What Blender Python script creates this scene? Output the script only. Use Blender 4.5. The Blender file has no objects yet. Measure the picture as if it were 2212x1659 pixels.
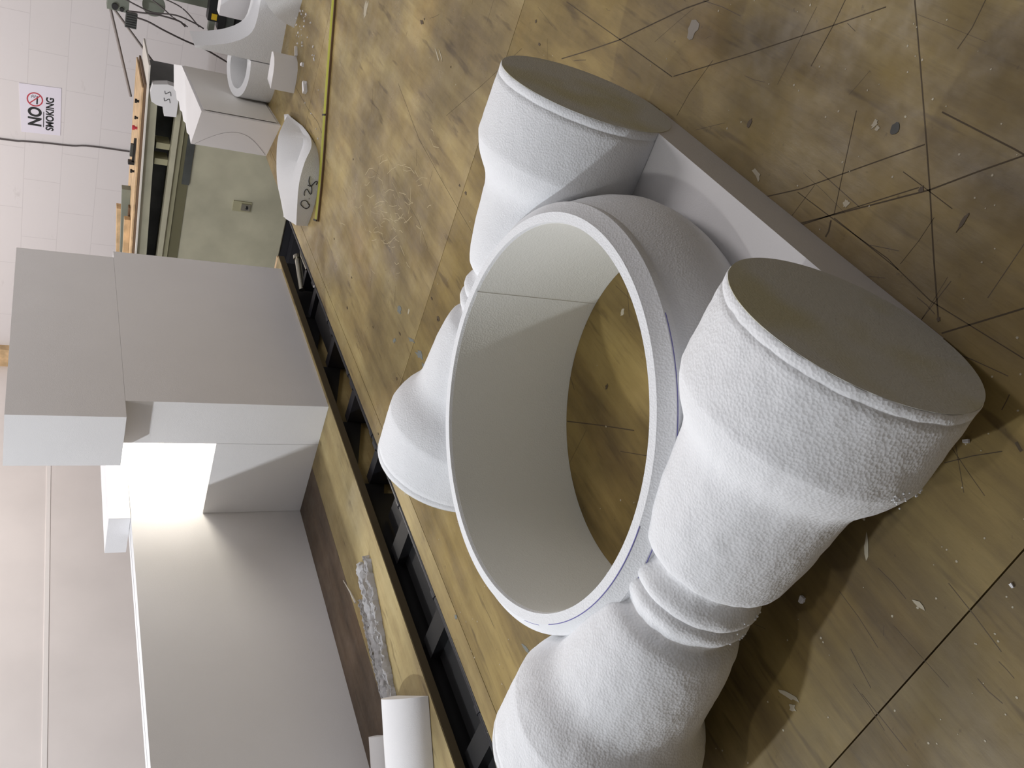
import bpy, bmesh, math, random
from mathutils import Vector, Matrix
random.seed(7)
S = bpy.context.scene
COL = S.collection

# ------------------------------------------------------------ camera
F_PX, W_PX = 1906.1, 2212.0
TH, RO, YA = math.radians(28.8386), math.radians(2.7234), math.radians(-36.065)
fw = Vector((math.sin(YA)*math.cos(TH), math.cos(YA)*math.cos(TH), -math.sin(TH)))
r0 = Vector((math.cos(YA), -math.sin(YA), 0)); u0 = r0.cross(fw)
RT = r0*math.cos(RO) + u0*math.sin(RO); UP = -r0*math.sin(RO) + u0*math.cos(RO)
cam_d = bpy.data.cameras.new('camera'); cam = bpy.data.objects.new('camera', cam_d); COL.objects.link(cam)
cam_d.sensor_fit = 'HORIZONTAL'; cam_d.sensor_width = 36; cam_d.lens = 36*F_PX/W_PX
cam_d.clip_start = .02
X, Y, Z = -UP, RT, -fw                       # phone held upright, picture stored lying on its side
cam.matrix_world = Matrix(((X.x, Y.x, Z.x, 0), (X.y, Y.y, Z.y, 0), (X.z, Y.z, Z.z, 1.65), (0, 0, 0, 1)))
S.camera = cam

# ------------------------------------------------------------ light
S.view_settings.view_transform = 'Standard'; S.view_settings.look = 'None'
S.view_settings.exposure = -0.17; S.view_settings.gamma = 1.0
w = bpy.data.worlds.new('room_air'); S.world = w; w.use_nodes = True
w.node_tree.nodes['Background'].inputs[0].default_value = (.90, .93, 1, 1)
w.node_tree.nodes['Background'].inputs[1].default_value = .12
def lamp(name, loc, watt, col=(1, 1, 1), rad=.06):
    d = bpy.data.lights.new(name, 'POINT'); d.energy = watt; d.color = col; d.shadow_soft_size = rad
    o = bpy.data.objects.new(name, d); COL.objects.link(o); o.location = loc; return o
def area(name, loc, aim, watt, sx, sy, col=(1, 1, 1)):
    d = bpy.data.lights.new(name, 'AREA'); d.energy = watt; d.color = col; d.shape = 'RECTANGLE'; d.size = sx; d.size_y = sy
    o = bpy.data.objects.new(name, d); COL.objects.link(o); o.location = loc
    o.rotation_euler = (Vector(aim)-Vector(loc)).to_track_quat('-Z', 'Y').to_euler(); return o
lamp('ceiling_lamp_a', (-2.92, .19, 3.12), 180, (.90, .95, 1), .045)
lamp('ceiling_lamp_b', (-1.07, .10, 3.35), 24, (1, .97, .93), .05)
lamp('ceiling_lamp_c', (-2.92, 3.95, 3.12), 92, (1, .955, .90), .06)
lamp('fill_lamp_d', (-.14, 2.55, 3.15), 76, (1, .955, .955), .40)  # soft fill added to brighten the foam faces; no fixture known
area('work_lamp', (-1.735, 2.25, 1.30), (-1.907, 2.12, 1.22), 4.0, .10, .16, (1, .93, .78))

# ------------------------------------------------------------ materials
def mat(name, col, rough=.7, metal=0., spec=.5):
    m = bpy.data.materials.new(name); m.use_nodes = True
    b = m.node_tree.nodes['Principled BSDF']
    b.inputs['Base Color'].default_value = (*col, 1); b.inputs['Roughness'].default_value = rough
    b.inputs['Metallic'].default_value = metal; b.inputs['Specular IOR Level'].default_value = spec
    return m
def nd(m, t, **k):
    n = m.node_tree.nodes.new(t)
    for a, v in k.items(): setattr(n, a, v)
    return n
def ln(m, a, b): m.node_tree.links.new(a, b)
def bs(m): return m.node_tree.nodes['Principled BSDF']
def noise(m, vec, scale, detail=4, rough=.5):
    n = nd(m, 'ShaderNodeTexNoise'); n.inputs['Scale'].default_value = scale
    n.inputs['Detail'].default_value = detail; n.inputs['Roughness'].default_value = rough
    ln(m, vec, n.inputs['Vector']); return n.outputs['Fac']
def ramp(m, fac, stops):
    r = nd(m, 'ShaderNodeValToRGB'); e = r.color_ramp.elements
    while len(e) < len(stops): e.new(.5)
    for i, (p, c) in enumerate(stops): e[i].position = p; e[i].color = (*c, 1) if len(c) == 3 else c
    ln(m, fac, r.inputs[0]); return r.outputs[0]
def mixc(m, fac, a, b, mode='MIX'):
    n = nd(m, 'ShaderNodeMix', data_type='RGBA', blend_type=mode)
    for s, v in ((n.inputs[0], fac), (n.inputs[6], a), (n.inputs[7], b)):
        if hasattr(v, 'node'): ln(m, v, s)
        elif isinstance(v, (int, float)): s.default_value = v
        else: s.default_value = (*v, 1)
    return n.outputs[2]
def posn(m, scale=(1, 1, 1), rot=(0, 0, 0)):
    g = nd(m, 'ShaderNodeNewGeometry'); p = nd(m, 'ShaderNodeMapping')
    p.inputs['Scale'].default_value = scale; p.inputs['Rotation'].default_value = rot
    ln(m, g.outputs['Position'], p.inputs['Vector']); return p.outputs[0]
def bump(m, h, strength, dist=.002):
    b = nd(m, 'ShaderNodeBump'); b.inputs['Strength'].default_value = strength; b.inputs['Distance'].default_value = dist
    ln(m, h, b.inputs['Height']); ln(m, b.outputs[0], bs(m).inputs['Normal'])

def foam(name, col=(.80, .81, .83), bead=420, bstr=.22, stain=None):
    m = mat(name, col, .85, spec=.25)
    p = posn(m)
    v = nd(m, 'ShaderNodeTexVoronoi'); v.inputs['Scale'].default_value = bead; ln(m, p, v.inputs['Vector'])
    n2 = noise(m, p, 90, 3)
    mx = nd(m, 'ShaderNodeMath', operation='ADD'); ln(m, v.outputs['Distance'], mx.inputs[0]); ln(m, n2, mx.inputs[1])
    bump(m, mx.outputs[0], bstr, .0022)
    base = ramp(m, noise(m, p, 5, 3), [(.3, tuple(c*.965 for c in col)), (.7, col)])
    if stain:
        f = ramp(m, noise(m, p, 7.5, 2), [(.50, (0, 0, 0)), (.68, (1, 1, 1))])
        base = mixc(m, f, base, stain)
    ln(m, base, bs(m).inputs['Base Color']); return m
M_FOAM = foam('carved_foam')
M_FOAM_COARSE = foam('rasped_foam', bead=330, bstr=.24)
M_FOAM_GLUE = foam('foam_with_glue_residue', (.68, .685, .65), bstr=.12, stain=(.62, .60, .44))
M_SHEET = foam('smooth_foam_sheet', (.80, .79, .80), bead=500, bstr=.08)
M_TAPED = foam('foam_under_clear_tape', (.80, .79, .76), bead=500, bstr=.1)
bs(M_TAPED).inputs['Roughness'].default_value = .45
M_INNER = foam('hotwire_cut_foam', (.77, .77, .73), bead=420, bstr=.12)

def ply(name, dark, mid, light, rough=.42, seed=0.):
    m = mat(name, mid, rough)
    p = posn(m, (1, .16, 1), (0, 0, .05)); q = posn(m)
    mp = nd(m, 'ShaderNodeMapping'); mp.inputs['Location'].default_value = (seed, seed*1.7, 0); ln(m, p, mp.inputs['Vector']); p = mp.outputs[0]
    c = ramp(m, noise(m, p, 14, 7, .62), [(.32, dark), (.5, mid), (.68, light)])
    blot = ramp(m, noise(m, q, 2.7, 5, .6), [(.38, (.58, .57, .54)), (.62, (1.16, 1.15, 1.10))])
    c = mixc(m, .8, c, blot, 'MULTIPLY')
    fine = ramp(m, noise(m, posn(m, (1, .06, 1)), 90, 5, .75), [(.30, (.60, .57, .52)), (.47, (1, 1, 1))])
    dash = ramp(m, noise(m, posn(m, (1, .16, 1), (0, 0, .1)), 55, 2, .5), [(.27, (.38, .33, .26)), (.36, (1, 1, 1))])
    c = mixc(m, .6, c, dash, 'MULTIPLY')
    c = mixc(m, .55, c, fine, 'MULTIPLY')
    speck = ramp(m, noise(m, q, 60, 3, .7), [(.26, (.45, .40, .33)), (.34, (1, 1, 1))])
    c = mixc(m, .6, c, speck, 'MULTIPLY')
    warm = ramp(m, noise(m, q, 4.3, 3), [(.56, (1, 1, 1)), (.75, (1.08, .96, .84))])
    c = mixc(m, .6, c, warm, 'MULTIPLY')
    ln(m, c, bs(m).inputs['Base Color'])
    ln(m, ramp(m, noise(m, q, 9, 5, .65), [(.35, (rough-.10,)*3), (.65, (rough+.18,)*3)]), bs(m).inputs['Roughness'])
    bump(m, noise(m, posn(m, (1, .35, 1)), 30, 8, .7), .35, .0015)
    return m
M_PLY = ply('worn_plywood', (.185, .128, .048), (.300, .220, .086), (.410, .320, .140), .36)
M_PLY2 = ply('worn_plywood_second_sheet', (.127, .083, .024), (.214, .148, .044), (.305, .222, .074), .50, 3.3)
M_PLY3 = ply('worn_plywood_third_sheet', (.113, .075, .023), (.190, .131, .042), (.266, .194, .068), .52, 7.1)
M_BENCH = ply('pale_bench_plywood', (.27, .20, .09), (.36, .28, .13), (.43, .35, .18), .55, 5.0)
M_BENCH_DARK = ply('darker_bench_plywood', (.075, .050, .032), (.125, .085, .056), (.165, .118, .082), .55, 9.0)
M_PLYEDGE = mat('plywood_edge', (.085, .062, .030), .8)
M_PENCIL = mat('pencil_groove', (.07, .048, .024), .8)
M_SEAM = mat('sheet_gap', (.03, .022, .012), .9)
M_KNOT = mat('dark_knot', (.075, .048, .022), .6)
M_PAINTB = mat('blue_grey_paint_spot', (.16, .17, .155), .6)
M_PAINTW = mat('dried_white_paint', (.42, .37, .27), .6)
M_PAINTG = mat('grey_paint_spot', (.27, .24, .20), .6)
M_PAINTD = mat('dark_grey_paint_spot', (.05, .05, .045), .6)
M_BLACK = mat('black_plastic', (.006, .006, .007), .45)
M_BLACKM = mat('black_painted_steel', (.010, .010, .014), .38)
M_CHROME = mat('bright_steel', (.55, .53, .45), .25, 1)
M_INK = mat('black_marker_ink', (.010, .010, .012), .6)
M_PENCILG = mat('grey_pencil', (.42, .40, .42), .8)
M_BLUEPEN = mat('blue_pen', (.13, .12, .36), .7)
M_GLUE = mat('yellow_glue', (.50, .45, .18), .5)
M_PAPER = mat('white_paper', (.78, .74, .84), .6)
M_RED = mat('sign_red', (.50, .035, .06), .5)
M_YEL = mat('tape_measure_yellow', (.36, .36, .03), .45)
M_YELB = mat('tool_yellow', (.75, .48, .02), .4)
M_CREAM = mat('cream_enamel', (.44, .42, .31), .38)
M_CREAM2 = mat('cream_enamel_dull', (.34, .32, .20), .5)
M_OLIVE = mat('dark_olive_strip_paint', (.13, .12, .06), .6)
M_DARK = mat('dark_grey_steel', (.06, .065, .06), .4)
M_GREYM = mat('grey_green_metal', (.20, .22, .18), .5)
M_CABLE = mat('grey_cable', (.10, .085, .085), .5)
M_ROD = mat('dull_aluminium_rod', (.22, .19, .18), .5, .2)
M_WOODP = mat('pale_pine', (.62, .43, .24), .6)
M_WOODD = mat('dark_stained_wood', (.14, .08, .04), .6)
M_CREAMP = mat('painted_board', (.70, .66, .60), .5)
M_FLOOR = mat('concrete_floor', (.16, .155, .14), .8)
M_CEIL = mat('ceiling_paint', (.34, .34, .35), .9)
M_WALLD = mat('dull_wall_paint', (.28, .27, .26), .9)
M_WALLP = mat('plain_wall_paint', (.86, .80, .78), .9)
M_RIDGE = mat('bright_wall_joint', (.95, .90, .88), .9)
for m_, s_, a_ in ((M_CREAM, 6, .10), (M_FLOOR, 3, .25), (M_WALLP, 2, .04), (M_WOODP, 20, .2), (M_DARK, 9, .3)):
    c_ = tuple(bs(m_).inputs['Base Color'].default_value)[:3]
    ln(m_, ramp(m_, noise(m_, posn(m_), s_, 5), [(.35, tuple(v*(1-a_) for v in c_)), (.65, tuple(v*(1+a_) for v in c_))]), bs(m_).inputs['Base Color'])
def wall_block():
    m = mat('painted_concrete_block', (.62, .58, .57), .75)
    g = nd(m, 'ShaderNodeNewGeometry'); sp = nd(m, 'ShaderNodeSeparateXYZ'); ln(m, g.outputs['Position'], sp.inputs[0])
    ax = nd(m, 'ShaderNodeMath', operation='ADD'); ln(m, sp.outputs[0], ax.inputs[0]); ax.inputs[1].default_value = 12.33
    az = nd(m, 'ShaderNodeMath', operation='ADD'); ln(m, sp.outputs[2], az.inputs[0]); az.inputs[1].default_value = .113
    cb = nd(m, 'ShaderNodeCombineXYZ'); ln(m, ax.outputs[0], cb.inputs[0]); ln(m, az.outputs[0], cb.inputs[1])
    b = nd(m, 'ShaderNodeTexBrick'); ln(m, cb.outputs[0], b.inputs['Vector'])
    b.inputs['Scale'].default_value = 1; b.inputs['Brick Width'].default_value = .406; b.inputs['Row Height'].default_value = .203
    b.inputs['Mortar Size'].default_value = .0025; b.inputs['Mortar Smooth'].default_value = .6
    b.inputs['Color1'].default_value = (.73, .69, .70, 1); b.inputs['Color2'].default_value = (.72, .68, .685, 1); b.inputs['Mortar'].default_value = (.63, .59, .60, 1)
    n = noise(m, posn(m), 5, 5)
    sm = ramp(m, noise(m, posn(m, (1.2, 1, 3)), 4.5, 4, .7), [(.24, (.72, .70, .68)), (.36, (1, 1, 1))])
    c = mixc(m, .5, b.outputs['Color'], sm, 'MULTIPLY')
    ln(m, c, bs(m).inputs['Base Color']); bump(m, b.outputs['Fac'], -.5, .004); return m
M_BLOCK = wall_block()

# ------------------------------------------------------------ mesh helpers
def tag(o, label=None, cat=None, group=None, kind=None):
    if label: o['label'] = label
    if cat: o['category'] = cat
    if group: o['group'] = group
    if kind: o['kind'] = kind
    return o
def wloc(o):
    v = o.location.copy()
    while o.parent: o = o.parent; v = v + o.location
    return v
def empty(name, loc, label, cat, group=None):
    o = bpy.data.objects.new(name, None); COL.objects.link(o); o.location = loc; o.empty_display_size = .05
    return tag(o, label, cat, group)
def link(name, bm, m, parent=None, smooth=None):
    """world-space bmesh -> one object, origin at its base (or its parent's origin)"""
    bmesh.ops.recalc_face_normals(bm, faces=bm.faces)
    if parent: org = wloc(parent)
    else:
        xs = [v.co for v in bm.verts]
        org = Vector(((min(v.x for v in xs)+max(v.x for v in xs))/2, (min(v.y for v in xs)+max(v.y for v in xs))/2, min(v.z for v in xs)))
    for v in bm.verts: v.co -= org
    me = bpy.data.meshes.new(name); bm.to_mesh(me); bm.free(); me.materials.append(m)
    o = bpy.data.objects.new(name, me); COL.objects.link(o)
    if parent: o.parent = parent
    else: o.location = org
    if smooth:
        me.shade_smooth()
        me.set_sharp_from_angle(angle=math.radians(smooth))
    return o
def add_box(bm, x0, x1, y0, y1, z0, z1):
    vs = [bm.verts.new(p) for p in ((x0, y0, z0), (x1, y0, z0), (x1, y1, z0), (x0, y1, z0), (x0, y0, z1), (x1, y0, z1), (x1, y1, z1), (x0, y1, z1))]
    for f in ((0, 3, 2, 1), (4, 5, 6, 7), (0, 1, 5, 4), (1, 2, 6, 5), (2, 3, 7, 6), (3, 0, 4, 7)): bm.faces.new([vs[i] for i in f])
def bevel(bm, b, seg=2, ang=30):
    if b:
        es = [e for e in bm.edges if len(e.link_faces) == 2 and e.calc_face_angle(0) > math.radians(ang)]
        bmesh.ops.bevel(bm, geom=es, offset=b, segments=seg, profile=.5, affect='EDGES')
def box(name, x0, x1, y0, y1, z0, z1, m, parent=None, b=0.):
    bm = bmesh.new(); add_box(bm, x0, x1, y0, y1, z0, z1); bevel(bm, b); return link(name, bm, m, parent)
def add_prism(bm, pts, d):
    """pts: world outline, d: extrusion vector"""
    n = len(pts); a = [bm.verts.new(p) for p in pts]; c = [bm.verts.new(Vector(p)+Vector(d)) for p in pts]
    bm.faces.new(a[::-1]); bm.faces.new(c)
    for i in range(n): bm.faces.new((a[i], a[(i+1) % n], c[(i+1) % n], c[i]))
def prism(name, pts, d, m, parent=None, b=0., smooth=None):
    bm = bmesh.new(); add_prism(bm, pts, d); bevel(bm, b, ang=50); return link(name, bm, m, parent, smooth)
def frame(d):
    d = Vector(d).normalized(); a = Vector((0, 0, 1)) if abs(d.z) < .9 else Vector((1, 0, 0))
    u = d.cross(a).normalized(); return u, d.cross(u)
def add_tube(bm, path, r, n=8):
    path = [Vector(p) for p in path]; rings = []
    for i, p in enumerate(path):
        d = path[min(i+1, len(path)-1)]-path[max(i-1, 0)]; u, v = frame(d)
        rr = r[i] if isinstance(r, (list, tuple)) else r
        rings.append([bm.verts.new(p+u*math.cos(2*math.pi*k/n)*rr+v*math.sin(2*math.pi*k/n)*rr) for k in range(n)])
    for a, b_ in zip(rings, rings[1:]):
        for k in range(n): bm.faces.new((a[k], a[(k+1) % n], b_[(k+1) % n], b_[k]))
    bm.faces.new(rings[0][::-1]); bm.faces.new(rings[-1])
def tube(name, path, r, m, parent=None, n=8):
    bm = bmesh.new(); add_tube(bm, path, r, n); return link(name, bm, m, parent, 60)
def smoothpath(pts, k=6):
    out = []; P = [Vector(p) for p in pts]; P = [P[0]*2-P[1]]+P+[P[-1]*2-P[-2]]
    for i in range(1, len(P)-2):
        for j in range(k):
            t = j/k; a, b, c, d = P[i-1:i+3]
            out.append(.5*((2*b)+(c-a)*t+(2*a-5*b+4*c-d)*t*t+(3*b-a-3*c+d)*t**3))
    out.append(P[-2]); return out
def add_lathe(bm, prof, org, ax='z', n=96, closed=False):
    """prof: (along, radius)"""
    rings = []
    for a, r in prof:
        ring = []
        for k in range(n):
            t = 2*math.pi*k/n; c, s = math.cos(t)*r, math.sin(t)*r
            ring.append(bm.verts.new((org[0]+c, org[1]+s, org[2]+a) if ax == 'z' else (org[0]+a, org[1]+c, org[2]+s) if ax == 'x' else (org[0]+c, org[1]+a, org[2]+s)))
        rings.append(ring)
    pairs = list(zip(rings, rings[1:]))
    if closed: pairs.append((rings[-1], rings[0]))
    for a, b in pairs:
        for k in range(n): bm.faces.new((a[k], a[(k+1) % n], b[(k+1) % n], b[k]))
    if not closed: bm.faces.new(rings[0][::-1]); bm.faces.new(rings[-1])
def lathe(name, prof, org, m, parent=None, ax='z', n=96, closed=False, smooth=35):
    bm = bmesh.new(); add_lathe(bm, prof, org, ax, n, closed); return link(name, bm, m, parent, smooth)
def add_strip(bm, pts, w, nrm, h=.0006):
    """thin raised ribbon along pts, width w, on a surface with normal nrm"""
    nrm = Vector(nrm).normalized(); P = [Vector(p) for p in pts]; L = []
    for i, p in enumerate(P):
        d = (P[min(i+1, len(P)-1)]-P[max(i-1, 0)]).normalized(); s = nrm.cross(d).normalized()*w*.5
        L.append([bm.verts.new(p-s), bm.verts.new(p+s), bm.verts.new(p+s+nrm*h), bm.verts.new(p-s+nrm*h)])
    for a, b in zip(L, L[1:]):
        for k in range(4): bm.faces.new((a[k], a[(k+1) % 4], b[(k+1) % 4], b[k]))
    bm.faces.new(L[0][::-1]); bm.faces.new(L[-1])
def rough(o, amp, scale=60, cut=0):
    """small irregularity of hand-cut foam"""
    from mathutils import noise as N
    for v in o.data.vertices:
        q = (v.co+o.location)*scale
        v.co += Vector((N.noise(q), N.noise(q+Vector((9, 3, 1))), N.noise(q+Vector((2, 7, 5)))))*amp

# ------------------------------------------------------------ the room
def struct(o): o['kind'] = 'structure'; return o
struct(box('floor', -4.3, 3.1, -3.1, 5.85, -.1, 0, M_FLOOR))
struct(box('ceiling', -4.3, 3.1, -3.1, 5.85, 4.0, 4.1, M_CEIL))
struct(box('wall_back', -4.3, 3.1, 5.75, 5.85, 0, 4.0, M_BLOCK))
struct(box('wall_left', -4.3, -4.2, -3.1, 5.75, 0, 4.0, M_WALLP))
struct(box('wall_right', 3.0, 3.1, -3.1, 5.75, 0, 4.0, M_WALLD))
struct(box('wall_front', -4.2, 3.0, -3.1, -3.0, 0, 4.0, M_WALLD))
struct(box('trim_1', -4.2, -4.197, -3.0, 5.75, 1.490, 1.512, M_RIDGE, b=.001))
struct(box('trim_2', -4.2, -4.06, 5.69, 5.75, 1.74, 1.85, M_WOODP, b=.004)).name = 'trim_2'

# ------------------------------------------------------------ foreground work table
TT = .9
tbl = empty('work_table', (-.1, 1.5, 0), 'large work table topped with worn, pencil-scored brown plywood sheets', 'table')
XE, XS = -1.322, -1.272                       # table edge, narrow edge strip
ys = [-.931, .289, 1.520, 2.742, 3.95]
for i in range(4):
    box('plywood_sheet', XS+.0012, 1.15, ys[i]+.0008, ys[i+1]-.0008, TT-.018, TT, (M_PLY3, M_PLY2, M_PLY, M_PLY)[i], tbl, .0006)
box('edge_strip', XE, XS-.0005, ys[0], ys[4], TT-.018, TT, M_PLY, tbl, .0008)
box('seam_filler', XE+.01, 1.14, ys[0]+.01, ys[4]-.01, TT-.030, TT-.0181, M_SEAM, tbl)
for y in (-.6, .9, 2.3, 3.6): box('cross_beam', XE+.06, 1.1, y, y+.05, .80, TT-.030, M_BLACKM, tbl)
for x in (XE+.06, 1.05):
    for y in (-.8, 1.6, 3.7): box('leg', x, x+.06, y, y+.06, 0, .80, M_BLACKM, tbl)
box('side_rail', XE+.06, XE+.10, ys[0]+.05, ys[4]-.05, .72, .80, M_BLACKM, tbl)

# pencil and knife lines scored into the plywood (x0,y0,x1,y1,width)
def un(px, py, z=TT):
    """a point of the table top, from the survey of the photograph"""
    d = fw - UP*((px-1106)/F_PX) - RT*((py-829.5)/F_PX); t = (z-1.65)/d.z
    return Vector((d.x*t, d.y*t, z))
LINES = [((1976, 0), (1987, 128), (2002, 316), (2009, 415), (2017, 558), (2027, 690), .0022),
 ((1727, 483), (2009, 410), (2112, 371), (2212, 336), .0022), ((1722, 489), (1800, 463), (1985, 405), .0016),
 ((1650, 426), (1730, 408), (1844, 367), (1998, 312), .0018), ((1213, 127), (1260, 113), (1336, 87), (1481, 18), (1532, 0), .0026),
 ((1455, 165), (1613, 117), (1800, 55), (1914, 15), .0018), ((1752, 143), (1800, 55), (1826, 0), .0016),
 ((1224, 4), (1336, 83), (1452, 166), .0018), ((2035, 242), (2193, 323), (2212, 334), .0022),
 ((1723, 415), (1796, 470), (1850, 510), (1917, 558), (1941, 583), .0014), ((1802, 471), (1941, 583), (2010, 650), (2212, 775), .0014),
 ((1951, 371), (1990, 400), (2057, 451), .0012), ((1802, 462), (1822, 367), (1850, 239), .0014),
 ((2034, 720), (2110, 697), (2212, 666), .0022), ((2129, 0), (2100, 60), (2068, 106), .0014),
 ((1127, 105), (1040, 185), (964, 250), .0012), ((860, 180), (905, 300), (960, 400), (1030, 520), .0012), ((1650, 540), (1700, 480), (1760, 400), .0008),
 ((1540, 130), (1490, 200), (1462, 250), .0010), ((1225, 910), (1300, 919), (1370, 930), .0022), ((1340, 975), (1400, 985), .0014),
 ((640, 190), (665, 235), (686, 263), (700, 300), .0022), ((870, 420), (905, 480), (925, 540), .0008), ((2018, 470), (1985, 520), (1945, 570), .0008),
 ((1795, 476), (1790, 500), (1783, 512), .003), ((2195, 955), (2203, 970), (2207, 975), .004), ((2040, 1000), (2100, 985), (2165, 975), .0012)]
bm = bmesh.new()
for L in LINES:
    P = [un(*p) for p in L[:-1]]
    add_strip(bm, [p+Vector((0, 0, -.0004)) for p in P], L[-1]*.72, (0, 0, 1), .0005)
o = link('scored_line', bm, M_PENCIL, tbl); o['kind'] = 'stuff'
def blot(name, px, py, rx, ry, m, k=15, jag=.35, rot=0.):
    c = un(px, py); bm = bmesh.new(); pts = []
    for i in range(k):
        t = 2*math.pi*i/k; j = 1+random.uniform(-jag, jag)
        a, b = math.cos(t)*rx*j*.7, math.sin(t)*ry*j*.7
        pts.append((c.x+a*math.cos(rot)-b*math.sin(rot), c.y+a*math.sin(rot)+b*math.cos(rot), TT-.0002))
    add_prism(bm, pts, (0, 0, .0007)); return link(name, bm, m, tbl)
for a in ((1828, 440, .0065, .0065), (1890, 268, .007, .004), (1895, 277, .004, .004), (945, 120, .003, .03, M_PAINTW, 9, .3, -.35), (952, 118, .002, .03, M_PAINTW, 9, .3, -.35),
          (1705, 1503, .004, .018, M_PAINTW, 11, .45, .5), (1712, 1530, .007, .007, M_PAINTW, 11, .45), (1872, 1180, .004, .016, M_PAINTW, 8, .4, -.9), (1985, 1305, .003, .012, M_PAINTW, 8, .4, .3),
          (883, 672, .010, .006), (1345, 676, .008, .006), (876, 1063, .012, .008), (1635, 375, .006, .014, M_PAINTW, 11, .45, -.3), (790, 20, .03, .02)):
    a = a if len(a) > 4 else a+(M_PAINTW,)
    blot('paint_spot', *a)
for a in ((862, 671, .012, .016), (852, 735, .008, .010), (889, 735, .005, .022), (907, 765, .010, .030), (917, 790, .006, .020), (985, 1333, .006, .008), (1135, 1400, .004, .018)):
    blot('blue_paint_spot', *a, M_PAINTB, 17, .5, .35)
blot('grey_paint_spot', 1497, 60, .019, .016, M_PAINTG, 13, .3); blot('dark_paint_spot', 1934, 278, .0085, .0075, M_PAINTD, 14, .12)
for a in ((911, 48, .006, .016), (917, 41, .003, .006), (1006, 417, .004, .008), (993, 401, .003, .006), (933, 645, .004, .009), (947, 688, .005, .012), (946, 692, .003, .008),
          (864, 721, .004, .010), (760, 600, .003, .006), (750, 665, .006, .010), (722, 516, .003, .007), (857, 818, .004, .006), (817, 937, .003, .006), (806, 707, .002, .006),
          (1158, 46, .004, .004), (1165, 96, .004, .006), (763, 344, .003, .006), (1078, 151, .004, .004), (974, 145, .003, .004), (1311, 835, .006, .004), (2027, 690, .003, .003), (1620, 265, .008, .004), (2080, 480, .012, .003), (1990, 410, .005, .004)):
    blot('knot', *a, M_KNOT, 12, .35)
bm = bmesh.new()
for i in range(110):
    px, py = random.uniform(1150, 2212), random.uniform(0, 1659)
    if i % 3 == 0: px, py = random.uniform(760, 1150), random.uniform(0, 1600)
    p = un(px, py); a = random.choice((0, 0, .03, -.6, .9, 1.57))+random.gauss(0, .15); l = random.uniform(.01, .09)
    d = Vector((math.sin(a), math.cos(a), 0))*l; q = Vector((0, 0, -.0002))
    if min(abs(p.y-v) for v in ys) < .002 or p.x < XS+.1: continue
    add_strip(bm, [p+q, p+d*.5+q+Vector((random.gauss(0, .001), 0, 0)), p+d+q], random.uniform(.0003, .0009), (0, 0, 1), .0003)
o = link('fine_scratch', bm, M_KNOT, tbl); o['kind'] = 'stuff'
bm = bmesh.new()
for i in range(260):
    p = un(random.uniform(900, 2212), random.uniform(0, 1659)); r = random.uniform(.0005, .0016)
    add_prism(bm, [(p.x+r*math.cos(t)*random.uniform(.6, 1.4), p.y+r*math.sin(t), TT-.0001) for t in (0, 1.1, 2.2, 3.3, 4.4, 5.4)], (0, 0, .0004))
o = link('dust_fleck', bm, M_PAINTW, tbl); o['kind'] = 'stuff'
# short pale streaks clustered around one spot of the plywood
bm = bmesh.new()
for i in range(95):
    px, py = random.gauss(850, 45), random.gauss(455, 70)
    if px < 740: continue
    p = un(px, py); a = random.choice((-.5, -.35, .9, .2))+random.gauss(0, .2); l = random.uniform(.01, .035)
    d = Vector((math.sin(a), math.cos(a), 0))*l; z = Vector((0, 0, -.0003))
    bend = Vector((d.y, -d.x, 0))*random.uniform(-.3, .3)
    add_strip(bm, [p+z, p+d+bend+z, p+d*2+z], random.uniform(.0006, .0014), (0, 0, 1), .0005)
M_STREAK = mat('pale_streak_tone', (.50, .41, .23), .35)
o = link('pale_streak', bm, M_STREAK, tbl); o['kind'] = 'stuff'

# ------------------------------------------------------------ side bench and the black frame in the gap
bench = empty('side_bench', (-2.2, 1.5, 0), 'pale plywood bench standing along the left of the work table, carrying tall foam', 'bench')
box('bench_top', -1.7275, -1.49, .25, 2.735, TT-.020, TT, M_BENCH, bench, .0006)
st_ = box('bench_top_back', -2.95, -1.7285, .25, 2.735, TT-.020, TT, M_BENCH_DARK, bench, .0006); st_['label'] = 'darker brown back part of the bench top'  # rear of the bench top, darker and browner than the front
box('front_edge', -1.4905, -1.4885, .25, 2.735, TT-.020, TT-.0015, M_PLYEDGE, bench)
box('apron', -2.90, -1.505, .30, 2.70, TT-.10, TT-.0205, M_BENCH, bench)
box('end_cleat', -1.56, -1.50, 2.735, 2.755, TT-.016, TT, M_WOODP, bench, .001)
for x in (-2.9, -1.58):
    for y in (.35, 1.5, 2.62): box('leg', x, x+.06, y, y+.06, 0, TT-.10, M_BLACKM, bench)

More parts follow.
